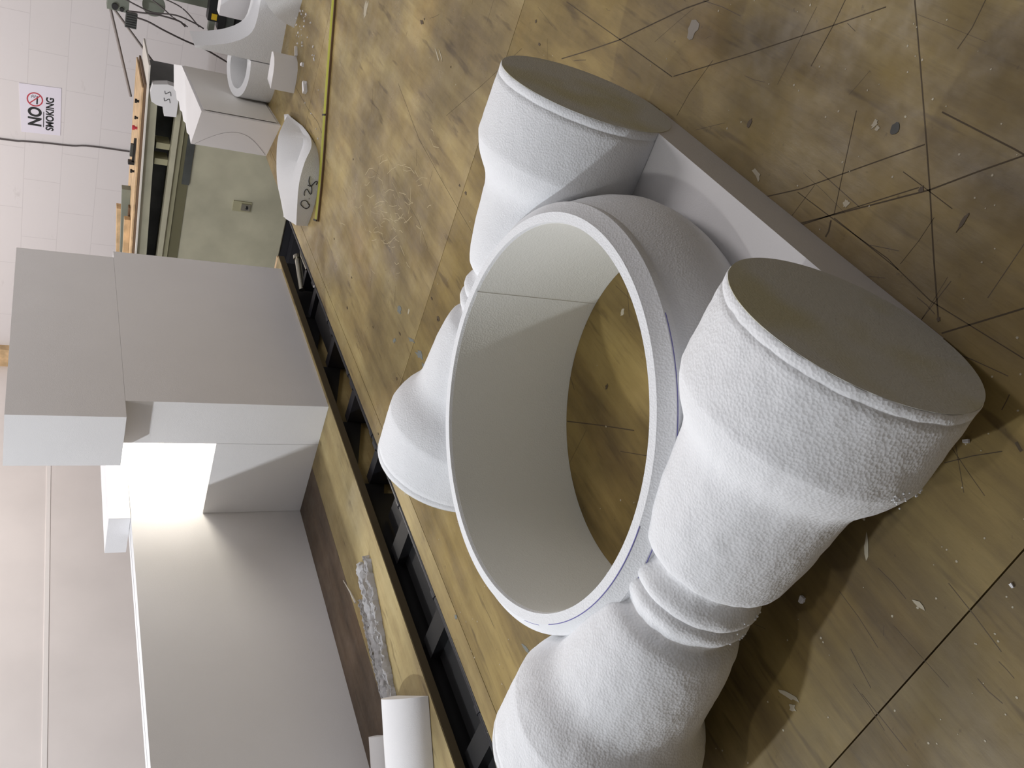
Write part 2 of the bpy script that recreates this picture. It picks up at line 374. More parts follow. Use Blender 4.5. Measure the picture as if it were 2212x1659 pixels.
rack = empty('black_gap_frame', (-1.41, 1.6, 0), 'black steel frame with angled brackets filling the gap between bench and work table', 'frame')
MY = [2.372, 2.107, 1.850, 1.600, 1.354, 1.087, .814, .55]
tube('rim_rail', [(-1.336, .35, .892), (-1.336, 2.70, .892)], .0065, M_BLACKM, rack, 8)
box('ledge_board', -1.50, -1.33, 1.45, 2.40, .800, .806, M_BENCH, rack)
box('gap_shade_sheet', -1.486, -1.332, .3, 1.46, .845, .850, M_BLACK, rack)  # black sheet stands in for the shade in the near gap
box('gap_dark_face', -1.504, -1.495, .3, 1.55, .80, .879, M_BLACK, rack)  # black face paints in the shade on the near apron
box('gap_dark_face', -1.504, -1.495, 2.36, 2.70, .80, .879, M_BLACK, rack)
for i, y in enumerate(MY):
    if i >= 1: tube('joint_collar', [(-1.336, y-.012, .892), (-1.336, y+.006, .892)], .0085, M_BLACKM, rack, 8)
    if i < 4:
        bm = bmesh.new()
        add_prism(bm, [(-1.500, y+.02, .800), (-1.340, y+.02, .800), (-1.340, y+.02, .876), (-1.385, y+.02, .876), (-1.392, y+.02, .862), (-1.500, y+.02, .862)], (0, -.030, 0))
        link('bracket', bm, M_BLACKM, rack)
        bm = bmesh.new(); add_prism(bm, [(-1.503, y-.01, .879), (-1.503, y-.01, .822), (-1.503, y-.20, .879)], (.006, 0, 0)); link('web_plate', bm, M_BLACK, rack)
    else:
        box('bracket', -1.487, -1.34, y-.05, y, .846, .872, M_BLACK, rack, .003)
box('cover_plate', -1.484, -1.345, 2.130, 2.345, .848, .853, M_BLACK, rack, .002)
for x in (-1.48, -1.35):
    for y in (.5, 1.58, 2.4): box('post', x, x+.02, y, y+.02, 0, .80, M_BLACKM, rack)
blt = empty('steel_pipe_clamp', (-1.43, 2.5, .8), 'short bright steel pipe with a flared end lying in the gap beside the bench corner', 'pipe')
tube('pipe', [(-1.478, 2.50, .865), (-1.425, 2.615, .868)], .010, M_CHROME, blt, 16)
tube('flange', [(-1.426, 2.612, .868), (-1.421, 2.624, .868)], .014, M_CHROME, blt, 16)
tube('stirrup', [(-1.40, 2.50, .865), (-1.395, 2.58, .868), (-1.37, 2.62, .868), (-1.36, 2.51, .868)], .004, M_CHROME, blt, 8)
box('support', -1.484, -1.35, 2.505, 2.525, .80, .862, M_BLACKM, blt)

# ------------------------------------------------------------ the upturned foam column capital
CX, CY = -.5855, .7395
cap = empty('foam_column_capital', (CX, CY, TT), 'big white foam column capital lying upside down, with two scroll rolls and hollow ring', 'sculpture')
B = .0688
bm = bmesh.new(); n = 128; hx, hy = .3238, .275
top_o, top_i, bot_o, bot_i = [], [], [], []
angs = sorted([2*math.pi*k/n for k in range(n)]+[s*math.atan2(hy, hx)+c for s in (1, -1) for c in (0, math.pi)], key=lambda a: a % (2*math.pi))
for a in angs:
    c, s = math.cos(a), math.sin(a); k = min(hx/abs(c) if abs(c) > 1e-6 else 9, hy/abs(s) if abs(s) > 1e-6 else 9)
    for L, r, z in ((top_o, k, B), (top_i, .255, B), (bot_o, k, 0.0), (bot_i, .255, 0.0)):
        L.append(bm.verts.new((CX+c*r, CY+s*r, TT+z)))
m_ = len(angs)
for i in range(m_):
    j = (i+1) % m_
    for q in ((top_o, top_i), (top_i, bot_i), (bot_i, bot_o), (bot_o, top_o)):
        bm.faces.new((q[0][i], q[0][j], q[1][j], q[1][i]))
link('abacus_board', bm, M_SHEET, cap, 30)
prof = [(0, .2365), (.05, .2365), (.10, .2365), (.15, .2365), (.200, .2365), (.2034, .2375), (.2034, .2492), (.2020, .2502), (.1905, .2632), (.1870, .2638), (.1800, .2630),
        (.165, .2690), (.150, .2750), (.130, .2805), (.110, .2825), (.092, .2790), (.078, .2730), (.069, .2680), (.050, .2660), (0, .2660)]
ring = lathe('neck_ring', prof, (CX, CY, TT), M_FOAM, cap, 'z', 200, True, 24)
bm = bmesh.new(); add_lathe(bm, [(.001, .2362), (.199, .2362), (.199, .2366), (.001, .2366)], (CX, CY, TT), 'z', 200, True)
link('ring_lining', bm, M_INNER, ring, 40)
def arc(a0, a1, r, z, k=24): return [(CX+r*math.cos(math.radians(a0+(a1-a0)*i/k)), CY+r*math.sin(math.radians(a0+(a1-a0)*i/k)), TT+z) for i in range(k+1)]
def rang(px, py, z): p = un(px, py, TT+z); return math.degrees(math.atan2(p.y-CY, p.x-CX))
bm = bmesh.new()
a0, a1 = rang(1185, 1348, .203), rang(1300, 1262, .203)
if a1 < a0: a1 += 360
add_strip(bm, arc(a0, a1+22, .2497, .2027), .0011, (0, 0, 1)); add_strip(bm, arc(a0-14, a0-6, .2515, .2003), .0010, (0, 0, 1))
link('pen_line', bm, M_BLUEPEN, ring)
bm = bmesh.new()
b0, b1 = rang(1425, 690, .186), rang(1440, 1050, .186)
add_strip(bm, arc(b0, b1, .2636, .1885), .0012, (0, 0, 1)); add_strip(bm, arc(b1-2, b1-26, .2636, .1885), .0012, (0, 0, 1))
link('pen_line', bm, M_BLUEPEN, ring)
for px, py in ((1025, 625), (1325, 1270)):
    a = math.radians(rang(px, py, .203)); c, s = math.cos(a), math.sin(a)
    bm = bmesh.new(); add_strip(bm, [(CX+c*.2360, CY+s*.2360, TT+.001), (CX+c*.2360, CY+s*.2360, TT+.202)], .0014, (-c, -s, 0), .0004)
    add_strip(bm, [(CX+c*.2380, CY+s*.2380, TT+.2028), (CX+c*.2490, CY+s*.2490, TT+.2028)], .0014, (0, 0, 1), .0005)
    link('glue_seam', bm, M_INNER, ring)
# scroll rolls (bolsters): profile by distance from the middle
half = [(.0000, .0668), (.0030, .0690), (.0075, .0710), (.0130, .0712), (.0190, .0692), (.0250, .0655), (.0310, .0625), (.0355, .0615), (.0385, .0632), (.0412, .0675), (.0440, .0718), (.0490, .0755),
        (.0560, .0778), (.0700, .0805), (.0900, .0835), (.1100, .0855), (.1300, .0868), (.1480, .0880), (.1640, .0893), (.1730, .0912), (.1810, .0940), (.1890, .0985), (.1970, .1040), (.2050, .1092), (.2140, .1138),
        (.2230, .1172), (.2300, .1196), (.2325, .1204), (.2600, .1202), (.2900, .1198), (.3120, .1192), (.3128, .1184), (.3136, .1184), (.3146, .1190), (.3225, .1190), (.3240, .1183)]
for y in (.4645, 1.0138):
    pr_ = [(-a, r) for a, r in half[::-1]]+half[1:]
    bm = bmesh.new(); pr2 = []
    for (a, r), (a2, r2) in zip(pr_, pr_[1:]):                 # finer rings on the long stretches
        k = max(1, int(abs(a2-a)/.006)); pr2 += [(a+(a2-a)*i/k, r+(r2-r)*i/k) for i in range(k)]
    pr2.append(pr_[-1])
    add_lathe(bm, pr2, (CX, y, TT+.1225), 'x', 180)
    o = link('scroll_roll', bm, M_FOAM_COARSE if y < .6 else M_FOAM, cap, 50)
    for v in o.data.vertices:                                   # glued against the ring, never inside it
        h_ = math.hypot(v.co.x, v.co.y)
        if h_ < .245: k_ = .245/max(h_, 1e-6); v.co.x *= k_; v.co.y *= k_
    rough(o, .0010 if y < .6 else .0005, 70)
    for s in (1, -1):
        bm = bmesh.new(); add_lathe(bm, [(s*.3241, .1183), (s*.3246, .1183)], (CX, y, TT+.1225), 'x', 160)
        d = link('end_disc', bm, M_FOAM_GLUE, o, 30)
        if s == 1: d['label'] = 'flat round end of the scroll with faint yellow glue stains'
bm = bmesh.new(); add_tube(bm, [un(1361, 1291, TT+.16), un(1378, 1284, TT+.155), un(1397, 1279, TT+.15)], .0025, 6); link('glue_bead', bm, M_GLUE, cap, 60)
bm = bmesh.new()
for i in range(36):                                             # torn beads along the roll's creases
    x = random.choice((-.352, -.352, -.352, -.57, -.60))+random.gauss(0, .006); t = random.uniform(-2.6, -1.2)+math.pi
    r = .1206 if x > -.4 else .0712
    c = Vector((x, .4645+math.cos(t)*r*-1, TT+.1225+math.sin(t)*r*.6)); s = random.uniform(.0008, .0015)
    c = Vector((x, .4645-r*math.cos(random.uniform(-.9, 1.3)), 0)); ang = random.uniform(-.7, .08); c = Vector((x, .4645-r*math.cos(ang), TT+.1225+r*math.sin(ang)))
    bmesh.ops.create_icosphere(bm, subdivisions=1, radius=s, matrix=Matrix.Translation(c))
o = link('torn_beads', bm, M_FOAM_COARSE, cap); o['kind'] = 'stuff'

# ------------------------------------------------------------ tall foam on the bench
box('foam_wall_panel', -1.947, -1.907, .55, 2.62, TT, 1.377, M_SHEET, None, .0012)
tag(bpy.data.objects['foam_wall_panel'], 'long white foam sheet standing on edge along the back of the bench', 'foam sheet')
t = box('foam_backing_sheet', -1.975, -1.949, .55, 2.62, TT, 1.3775, M_SHEET, None, .0015)
tag(t, 'thin white foam sheet standing right behind the long foam sheet, only its top edge showing', 'foam sheet')
t = box('foam_beam', -2.045, -1.9075, 1.9, 2.62, 1.378, 1.434, M_SHEET, None, .0012)
tag(t, 'square white foam beam laid along the top of the long foam sheet, end towards us', 'foam block')
t = box('short_foam_block', -1.906, -1.641, 1.909, 2.06, TT, 1.185, M_SHEET, None, .0012)
tag(t, 'low white foam block standing in the corner between the long sheet and the tall slab', 'foam block')
t = box('foam_slab', -1.640, -1.500, 1.909, 2.665, TT, 1.427, M_SHEET, None, .0012)
tag(t, 'tall thick foam slab standing at the bench edge, carrying another block on top', 'foam block')
bm = bmesh.new(); vs = [(-1.500, 1.843), (-1.500, 2.628), (-1.665, 2.64), (-1.660, 1.843)]
add_prism(bm, [(x, y, 1.4275) for x, y in vs], (0, 0, .263)); bevel(bm, .0012)
tag(link('top_foam_block', bm, M_SHEET), 'grey-shaded foam block resting on top of the tall slab and jutting forward', 'foam block')

# offcuts on the near part of the bench
def rod(name, pa, pb, r, label):
    a, b = Vector(pa), Vector(pb); d = b-a; u = Vector((d.y, -d.x, 0)).normalized(); bm = bmesh.new()
    out = []
    for k in range(0, 19):
        t_ = math.pi*k/18; out.append(a+u*math.cos(t_)*r+Vector((0, 0, math.sin(t_)*r*.75+.0)))
    out = [out[0]+Vector((0, 0, 0))]+out[1:]
    add_prism(bm, out, d); tag(link(name, bm, M_SHEET, None, 40), label, 'foam offcut')
rod('half_round_foam', (-1.565, 1.005, TT+.001), (-1.80, .68, TT+.001), .085, 'white half-round foam length lying on the near bench by its edge')
rod('half_round_foam', (-1.768, 1.045, TT+.001), (-1.98+.09, .86, TT+.001), .045, 'smaller white foam length lying behind the larger half-round one')
# crumpled foam trimmings
from mathutils import noise as NZ
def shred(pa, pb, w, h, seed, label):
    a, b = Vector(pa), Vector(pb); d = b-a; u = Vector((d.y, -d.x, 0)).normalized(); bm = bmesh.new(); G = []
    NA, NB = 90, 12
    for i in range(NA+1):
        t_ = i/NA; row = []
        ww = w*(.65+.5*NZ.noise(Vector((t_*7, seed, 0)))+.12*NZ.noise(Vector((t_*60, seed, 3))))*(1 if .03 < t_ < .97 else .5)
        for j in range(NB+1):
            s = j/NB*2-1; q = Vector((t_*26, s*2.0, seed))
            z = h*(1-s*s)**.5*(.75+.35*NZ.noise(q))+.0022*NZ.noise(q*2.5)
            row.append(bm.verts.new(a+d*t_+u*(s*ww+.004*NZ.noise(q*2))+Vector((0, 0, max(.0006, z)))))
        G.append(row)
    for i in range(NA):
        for j in range(NB): bm.faces.new((G[i][j], G[i+1][j], G[i+1][j+1], G[i][j+1]))
    bmesh.ops.solidify(bm, geom=bm.faces[:], thickness=.0015)
    return tag(link('foam_trimming', bm, M_SHEET, None, 25), label, 'foam trimming')
shred((-1.605, 1.415, TT), (-1.685, 1.06, TT), .026, .020, 1.3, 'widest crumpled strip of white foam trimming on the bench')
shred((-1.555, 1.395, TT), (-1.655, 1.045, TT), .011, .022, 5.7, 'narrow ragged white foam strip on the side of the heap nearest the bench edge')
shred((-1.668, 1.355, TT), (-1.705, 1.09, TT), .010, .014, 9.1, 'thin ragged foam strip on the far side of the crumpled heap')
tag(tube('foam_sliver', [(-1.735, 1.478, TT+.004), (-1.700, 1.41, TT+.010), (-1.683, 1.36, TT+.012)], [.0008, .002, .003], M_CREAMP, None, 6), 'thin pointed cream sliver sticking out of the trimmings', 'sliver')

# ------------------------------------------------------------ far end of the work table
# curved wedge marked 0.25 : columns front-bottom, front-top, groove, ridge
cols = [((-1.236, 2.483, .9), (-1.238, 2.482, .935), (-1.259, 2.545, .938), (-1.285, 2.625, .939)),
        ((-1.172, 2.463, .9), (-1.170, 2.465, .949), (-1.196, 2.530, .958), (-1.223, 2.620, .962)),
        ((-1.102, 2.464, .9), (-1.096, 2.470, .957), (-1.124, 2.540, .968), (-1.165, 2.616, .984)),
        ((-1.047, 2.493, .9), (-1.038, 2.500, .946), (-1.066, 2.578, .954), (-1.104, 2.649, .992)),
        ((-1.014, 2.554, .9), (-1.009, 2.557, .920), (-1.023, 2.646, .934), (-1.062, 2.716, .984)),
        ((-1.012, 2.625, .9), (-1.004, 2.633, .910), (-1.026, 2.714, .918), (-1.048, 2.800, .957)),
        ((-1.024, 2.750, .9), (-1.022, 2.760, .906), (-1.036, 2.830, .910), (-1.054, 2.930, .914))]
def cr(a, b, c, d, t): return .5*((2*b)+(c-a)*t+(2*a-5*b+4*c-d)*t*t+(3*b-a-3*c+d)*t**3)
fine = []
for i in range(len(cols)-1):
    for k in range(6):
        row = []
        for j in range(4):
            P = [Vector(cols[max(0, min(len(cols)-1, i+o_))][j]) for o_ in (-1, 0, 1, 2)]
            row.append(cr(*P, k/6))
        fine.append(row)
fine.append([Vector(p) for p in cols[-1]])
bm = bmesh.new(); R = []
for i, row in enumerate(fine):
    t_ = i/(len(fine)-1); g = max(0, 1-abs(t_-.62)/.30)*.012
    a, b, c, d = row
    m1 = b.lerp(c, .5); c2 = c-Vector((0, 0, g)); e = c.lerp(d, .45)+Vector((0, 0, .003))
    back = Vector((d.x-.02, d.y+.04, .9))
    R.append([bm.verts.new(p) for p in (a, b, m1, c2, e, d, d.lerp(back, .5)+Vector((-.006, .012, .012)), back)])
for r1, r2 in zip(R, R[1:]):
    for j in range(8): bm.faces.new((r1[j], r2[j], r2[(j+1) % 8], r1[(j+1) % 8]))
bm.faces.new(R[0][::-1]); bm.faces.new(R[-1])
wedge = tag(link('foam_wedge', bm, M_FOAM, None, 32), 'leaf-shaped white foam wedge with 0.25 handwritten on its side', 'foam offcut')
def on_wedge(px, py):                                            # side face follows the front columns
    best = None
    d = fw - UP*((px-1106)/F_PX) - RT*((py-829.5)/F_PX); o_ = Vector((0, 0, 1.65))
    for r1, r2 in zip(fine, fine[1:]):
        e = (r2[0]-r1[0]); nn = Vector((e.y, -e.x, 0)).normalized(); t_ = nn.dot(r1[0]-o_)/nn.dot(d); P = o_+d*t_
        s = (P-r1[0]).dot(e)/e.length_squared
        if -.08 <= s <= 1.08: best = P+nn*(-.0006 if nn.y > 0 else .0006); N_ = nn if nn.y < 0 else -nn
    return best, N_ if best else None
def write(strokes, name, parent, fn, w_):
    bm = bmesh.new()
    for st in strokes:
        pts = smoothpath([Vector((*p, 0)) for p in st], 4); P = [fn(p.x, p.y) for p in pts]; P = [q[0] for q in P if q[0]]
        if len(P) > 1: add_tube(bm, P, w_, 5)
    return link(name, bm, M_INK, parent)
c5 = lambda x, y: (629+x*.0603, 370+y*.0603)
digits = [[c5(350, 1200), c5(350, 1120), c5(400, 1060), c5(500, 1045), c5(580, 1100), c5(620, 1185), c5(650, 1180), c5(645, 1250), c5(600, 1310), c5(530, 1335), c5(450, 1300), c5(350, 1200)],
          [c5(635, 980), c5(648, 992)],
          [c5(485, 870), c5(460, 820), c5(480, 720), c5(540, 640), c5(600, 680), c5(650, 780), c5(690, 820), c5(725, 770), c5(735, 640), c5(715, 540), c5(650, 530), c5(595, 495)],
          [c5(675, 185), c5(640, 300), c5(640, 400), c5(680, 500), c5(720, 525), c5(780, 460), c5(870, 370), c5(925, 370), c5(925, 420), c5(895, 485)]]
write(digits, 'handwritten_number', wedge, on_wedge, .0013)

# large foam block with a pencilled arc
A, Bp, Cp, Dp, Ep = (-1.144, 3.049), (-1.318, 3.178), (-1.352, 3.80), (-1.205, 3.66), (-1.285, 3.90)
blk = empty('large_foam_block', (-1.26, 3.3, TT), 'tall white foam block with a jagged top edge and a pencilled arc on its front', 'foam block')
bm = bmesh.new()
H1 = 1.168
outline = [A, Bp]
for k in range(1, 10):                                            # serrated left edge
    t_ = k/10; x = Bp[0]+(Cp[0]-Bp[0])*t_; y = Bp[1]+(Cp[1]-Bp[1])*t_
    outline.append((x+(.010 if k % 2 else -.004), y))
outline += [Cp, Ep, Dp]
add_prism(bm, [(x, y, TT) for x, y in outline], (0, 0, H1-TT)); bevel(bm, .0015)
link('block_body', bm, M_SHEET, blk)
bm = bmesh.new(); nrm = Vector((-(Dp[1]-A[1]), (Dp[0]-A[0]), 0)).normalized()*-1
add_strip(bm, [(A[0]+.0012, A[1]+.02, TT+.135), (Dp[0]+.0012, Dp[1], TT+.135)], .25, nrm, .0006)
s_ = link('clear_tape', bm, M_TAPED, blk); s_['label'] = 'shiny tape-covered side'
eA, eB = Vector((*A, 0)), Vector((*Bp, 0)); ed = eB-eA; en = Vector((ed.y, -ed.x, 0)).normalized(); en = en if en.y < 0 else -en
bm = bmesh.new(); P = []
for k in range(25):
    s = k/24; P.append(eA+ed*(.97-.55*math.sin(math.pi*min(1, s*1.0)))+en*.0002+Vector((0, 0, TT+.005+.25*s)))
add_strip(bm, P, .0016, en, .0005); link('pencil_arc', bm, M_PENCILG, blk)

# ring offcut, scooped offcut, small drum sector, quarter-round
bm = bmesh.new(); cx_, cy_ = -1.050, 3.330; O_, I_ = [], []
for k in range(41):
    a = math.radians(80+200*k/40+ (30 if k > 20 else 30*k/20))
    for L_, rx, ry in ((O_, .115, .092), (I_, .086, .064)):
        x, y = cx_+rx*math.cos(a), cy_+ry*math.sin(a); x = min(x, -1.003)
        zt = 1.022+(y-3.33)*.28
        L_.append((bm.verts.new((x, y, TT)), bm.verts.new((x, y, zt))))
for k in range(40):
    o0, o1, i0, i1 = O_[k], O_[k+1], I_[k], I_[k+1]
    for f in ((o0[0], o1[0], o1[1], o0[1]), (i0[0], i0[1], i1[1], i1[0]), (o0[1], o1[1], i1[1], i0[1]), (o0[0], i0[0], i1[0], o1[0])): bm.faces.new(f)
for k in (0, 40): bm.faces.new((O_[k][0], O_[k][1], I_[k][1], I_[k][0]))
tag(link('foam_ring_segment', bm, M_FOAM, None, 35), 'curved white foam ring segment with a slanted rim, beside the large block', 'foam offcut')
pts = [(-1.0, TT), (-.60, TT), (-.60, 1.0), (-.85, 1.0), (-.885, 1.004), (-.905, 1.011), (-.920, 1.022), (-.938, 1.043), (-.955, 1.072), (-.967, 1.100), (-.977, 1.130), (-.986, 1.160), (-.992, 1.190), (-.998, 1.187), (-1.0, 1.150)]
bm = bmesh.new(); add_prism(bm, [(x, 3.25, z) for x, z in pts], (-.005, .17, 0)); bevel(bm, .0008)
tag(link('scooped_foam_block', bm, M_FOAM, None, 30), 'white foam block with a tall curved fin scooped out of its upper side', 'foam offcut')
tag(box('foam_backing_piece', -.93, -.55, 3.46, 3.52, TT, 1.092, M_SHEET, None, .001), 'flat pinkish-lit white foam piece standing behind the finned block', 'foam offcut')
fp = [(-.992, 2.963), (-.940, 2.966), (-.915, 2.975), (-.897, 2.995), (-.888, 3.025), (-.895, 3.045), (-.985, 3.035)]
bm = bmesh.new(); add_prism(bm, [(x, y, TT) for x, y in fp], (0, 0, .078)); bevel(bm, .0015)
tag(link('foam_drum_piece', bm, M_SHEET, None, 40), 'small squat white foam piece with one rounded side, in front of the curved ring segment', 'foam offcut')
pts = [(-.826, TT), (-.40, TT), (-.40, 1.066), (-.60, 1.066), (-.68, 1.052), (-.735, 1.028), (-.776, .998), (-.800, .968), (-.816, .935)]
bm = bmesh.new(); add_prism(bm, [(x, 3.13-(x+.822)*.35, z) for x, z in pts], (.02, .10, 0)); bevel(bm, .0015)
tag(link('quarter_round_foam', bm, M_FOAM, None, 35), 'bright rounded white foam piece on the plywood, in front of the finned block', 'foam offcut')

# foam chips and crumbs
def chip(px, py, sx, sy, sz, rot, name, label, group=None):
    c = un(px, py); bm = bmesh.new()
    bmesh.ops.create_cube(bm, size=1)
    for v in bm.verts:
        v.co = Vector((v.co.x*sx*(1 if v.co.y < 0 else random.uniform(.5, .9)), v.co.y*sy, (v.co.z+.5)*sz))
        v.co.rotate(Matrix.Rotation(rot, 3, 'Z')); v.co += c
    return tag(link(name, bm, M_SHEET), label, 'foam chip', group)
chip(662, 189, .016, .040, .012, -.6, 'foam_chip', 'largest rectangular white foam chip on the plywood near the yellow tape')
chip(655, 140, .012, .018, .008, .4, 'foam_chip', 'small diamond-shaped foam chip between the two longer chips')
chip(642, 111, .008, .034, .008, -.75, 'foam_chip', 'slim foam chip lying closest to the finned foam block')
for i in range(46):
    if i < 26: px, py = random.gauss(650, 7), random.gauss(62, 24)
    elif i < 38: px, py = random.uniform(648, 690), random.uniform(100, 300)
    else: px, py = random.choice(((680, 619), (1735, 1295), (2075, 918), (2088, 953), (2165, 1145), (2187, 1265), (1930, 990), (1712, 318)))
    if py < 0: py = random.uniform(5, 60)
    s = random.uniform(.0025, .0055)
    chip(px+random.uniform(-1, 1), py, s, s*1.4, s*.7, random.uniform(0, 3), 'foam_crumb', 'tiny white foam crumb scattered on the plywood', 'foam crumbs on the plywood')

# tape measure blade
bm = bmesh.new(); path = [(725, -20), (719, 60), (712, 150), (705, 249), (698.5, 345), (694, 400), (686, 478)]
P = [un(x, y) for x, y in path]; P = smoothpath(P, 4); L = []
for i, p in enumerate(P):
    d = (P[min(i+1, len(P)-1)]-P[max(i-1, 0)]).normalized(); s = Vector((d.y, -d.x, 0)).normalized(); s = s if s.y < 0 else -s
    row = [bm.verts.new(p-s*.013+Vector((0, 0, .005))), bm.verts.new(p-s*.005+Vector((0, 0, .0085))), bm.verts.new(p+s*.008+Vector((0, 0, .0085))), bm.verts.new(p+s*.013+Vector((0, 0, .006))),
           bm.verts.new(p+s*.013+Vector((0, 0, .0002))), bm.verts.new(p-s*.013+Vector((0, 0, .0002)))]
    L.append(row)
for a, b in zip(L, L[1:]):
    for k in range(6): bm.faces.new((a[k], a[(k+1) % 6], b[(k+1) % 6], b[k]))
bm.faces.new(L[0][::-1]); bm.faces.new(L[-1])
tape = empty('measuring_stick', tuple(un(700, 250)), 'long narrow yellow measuring strip lying across the far end of the plywood', 'ruler')
link('strip', bm, M_YEL, tape, 30)
bm = bmesh.new(); L = []
for i, p in enumerate(P):
    d = (P[min(i+1, len(P)-1)]-P[max(i-1, 0)]).normalized(); s = Vector((d.y, -d.x, 0)).normalized(); s = s if s.y < 0 else -s
    L.append([bm.verts.new(p+s*.0131+Vector((0, 0, .0066))), bm.verts.new(p+s*.0175+Vector((0, 0, .0062))), bm.verts.new(p+s*.0175+Vector((0, 0, .0002))), bm.verts.new(p+s*.0131+Vector((0, 0, .0002)))])
for a, b in zip(L, L[1:]):
    for k in range(4): bm.faces.new((a[k], a[(k+1) % 4], b[(k+1) % 4], b[k]))
bm.faces.new(L[0][::-1]); bm.faces.new(L[-1]); link('shade_edge', bm, M_WOODD, tape)  # dark strip colours in the shade along the blade's near side
for px, py in ((705, 249), (686, 476)):
    c = un(px, py); bm = bmesh.new(); add_box(bm, c.x-.015, c.x+.015, c.y-.0025, c.y+.0025, TT+.006, TT+.0092)
    bmesh.ops.rotate(bm, cent=c, matrix=Matrix.Rotation(math.radians(112), 3, 'Z'), verts=bm.verts); link('joint_band', bm, M_BLACK, tape)

# ------------------------------------------------------------ metal cabinet against the back wall
YC = 4.2
cab = empty('cream_cabinet', (-2.4, 4.6, 0), 'cream metal machine cabinet with a dark open slot under its top, standing behind the bench', 'cabinet')
box('body', -3.4, -1.49, YC+.02, YC+.28, .49, .985, M_CREAM, cab, .004)
box('door', -3.35, -1.50, YC, YC+.019, .50, 1.000, M_CREAM, cab, .004)
box('door_gap', -3.38, -1.495, YC-.004, YC+.02, 1.000, 1.050, M_OLIVE, cab)  # dark olive strip between door and ledge
box('hinge_strip', -1.95, -1.50, YC-.010, YC-.004, .995, 1.030, M_DARK, cab)
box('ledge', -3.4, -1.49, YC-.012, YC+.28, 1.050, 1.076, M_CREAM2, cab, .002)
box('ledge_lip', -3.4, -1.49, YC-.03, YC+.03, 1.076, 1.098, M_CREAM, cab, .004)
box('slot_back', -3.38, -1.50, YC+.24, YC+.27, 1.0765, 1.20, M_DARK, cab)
box('end_panel', -1.494, -1.478, YC-.005, YC+.28, 1.08, 1.222, M_DARK, cab)
def skew(name, zl0, zl1, zr0, zr1, y0, y1, m, parent, xl=-2.42, xr=-1.50):
    k = (zr0-zl0)/(xr-xl); xL = -3.4; dz = k*(xL-xl); k2 = (zr1-zl1)/(xr-xl); dz2 = k2*(xL-xl)
    bm = bmesh.new(); add_prism(bm, [(xL, y0, zl0+dz), (xr, y0, zr0), (xr, y0, zr1), (xL, y0, zl1+dz2)], (0, y1-y0, 0)); return link(name, bm, m, parent)
skew('fascia', 1.143, 1.189, 1.182, 1.222, YC, YC+.05, M_CREAM, cab)
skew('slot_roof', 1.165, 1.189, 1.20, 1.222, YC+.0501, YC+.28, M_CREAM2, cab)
for i, x in enumerate((-1.80, -1.88)): box('bracket', x, x+.03, YC+.02, YC+.10, 1.10, 1.16, M_CREAM2, cab, .003)
box('plinth', -3.4, -1.49, YC+.01, YC+.28, .0, .489, M_BLACKM, cab)
box('base_beam', -3.0, -1.49, YC-.06, YC+.005, .40, .455, M_BLACKM, cab)
lt = box('latch_plate', -2.055, -2.000, YC-.006, YC, .685, .775, M_CREAM2, cab, .002)
box('keeper', -2.046, -2.010, YC-.012, YC-.006, .690, .735, M_CHROME, lt, .002)
bm = bmesh.new(); add_lathe(bm, [(-.018, .007), (-.006, .007)], (-2.028, YC, .708), 'y', 16); link('keyhole', bm, M_BLACK, lt, 40)
# boards stacked on it
bm = bmesh.new(); add_prism(bm, [(-3.4, YC-.03, 1.157), (-1.40, YC-.03, 1.2272), (-1.40, YC-.03, 1.2345), (-3.4, YC-.03, 1.1643)], (0, .36, 0))
tag(link('white_edged_board', bm, M_CREAMP), 'thin board with a bright white edge lying directly on the cream cabinet', 'board')
bm = bmesh.new(); add_prism(bm, [(-3.4, YC, 1.1655), (-1.50, YC, 1.2322), (-1.50, YC, 1.2410), (-3.4, YC, 1.1745)], (0, .38, 0))
tag(link('brown_board', bm, M_WOODD), 'dark brown board sandwiched between the white-edged and the pale board', 'board')
bm = bmesh.new(); add_prism(bm, [(-3.4, YC+.01, 1.1758), (-1.52, YC+.01, 1.2415), (-1.52, YC+.01, 1.249), (-3.4, YC+.01, 1.183)], (0, .40, 0))
tag(link('pale_plywood_board', bm, M_WOODP), 'pale plywood board uppermost on the cabinet, with small hardware on it', 'board')
def plank(name, x0, x1, y0, y1, zb, zr, zl, m, label):
    # lies on the gently sloping board: bottom follows it, top from zl (left) to zr (right)
    f = lambda x: 1.2500+(x+1.52)*.0351+zb
    bm = bmesh.new(); add_prism(bm, [(x0, y0, f(x0)), (x1, y0, f(x1)), (x1, y0, zr), (x0, y0, zl)], (0, y1-y0, 0)); bevel(bm, .001)
    return tag(link(name, bm, m), label, 'wood')
plank('dark_batten', -3.2, -2.20, 4.365, 4.40, 0, 1.2345, 1.205, M_WOODD, 'dark wooden batten between the pine plank and the thicker timber')
plank('pine_plank', -3.2, -2.245, 4.32, 4.36, 0, 1.252, 1.205, M_WOODP, 'short pale pine plank, frontmost of the timber on the cabinet')
plank('timber_length', -3.2, -2.285, 4.51, 4.57, 0, 1.276, 1.208, M_WOODP, 'thick pale timber length, tallest of the wood on the cabinet')
plank('grey_timber', -3.2, -2.13, 4.42, 4.47, 0, 1.268, 1.205, M_GREYM, 'grey narrow batten sticking out past the thick timber')
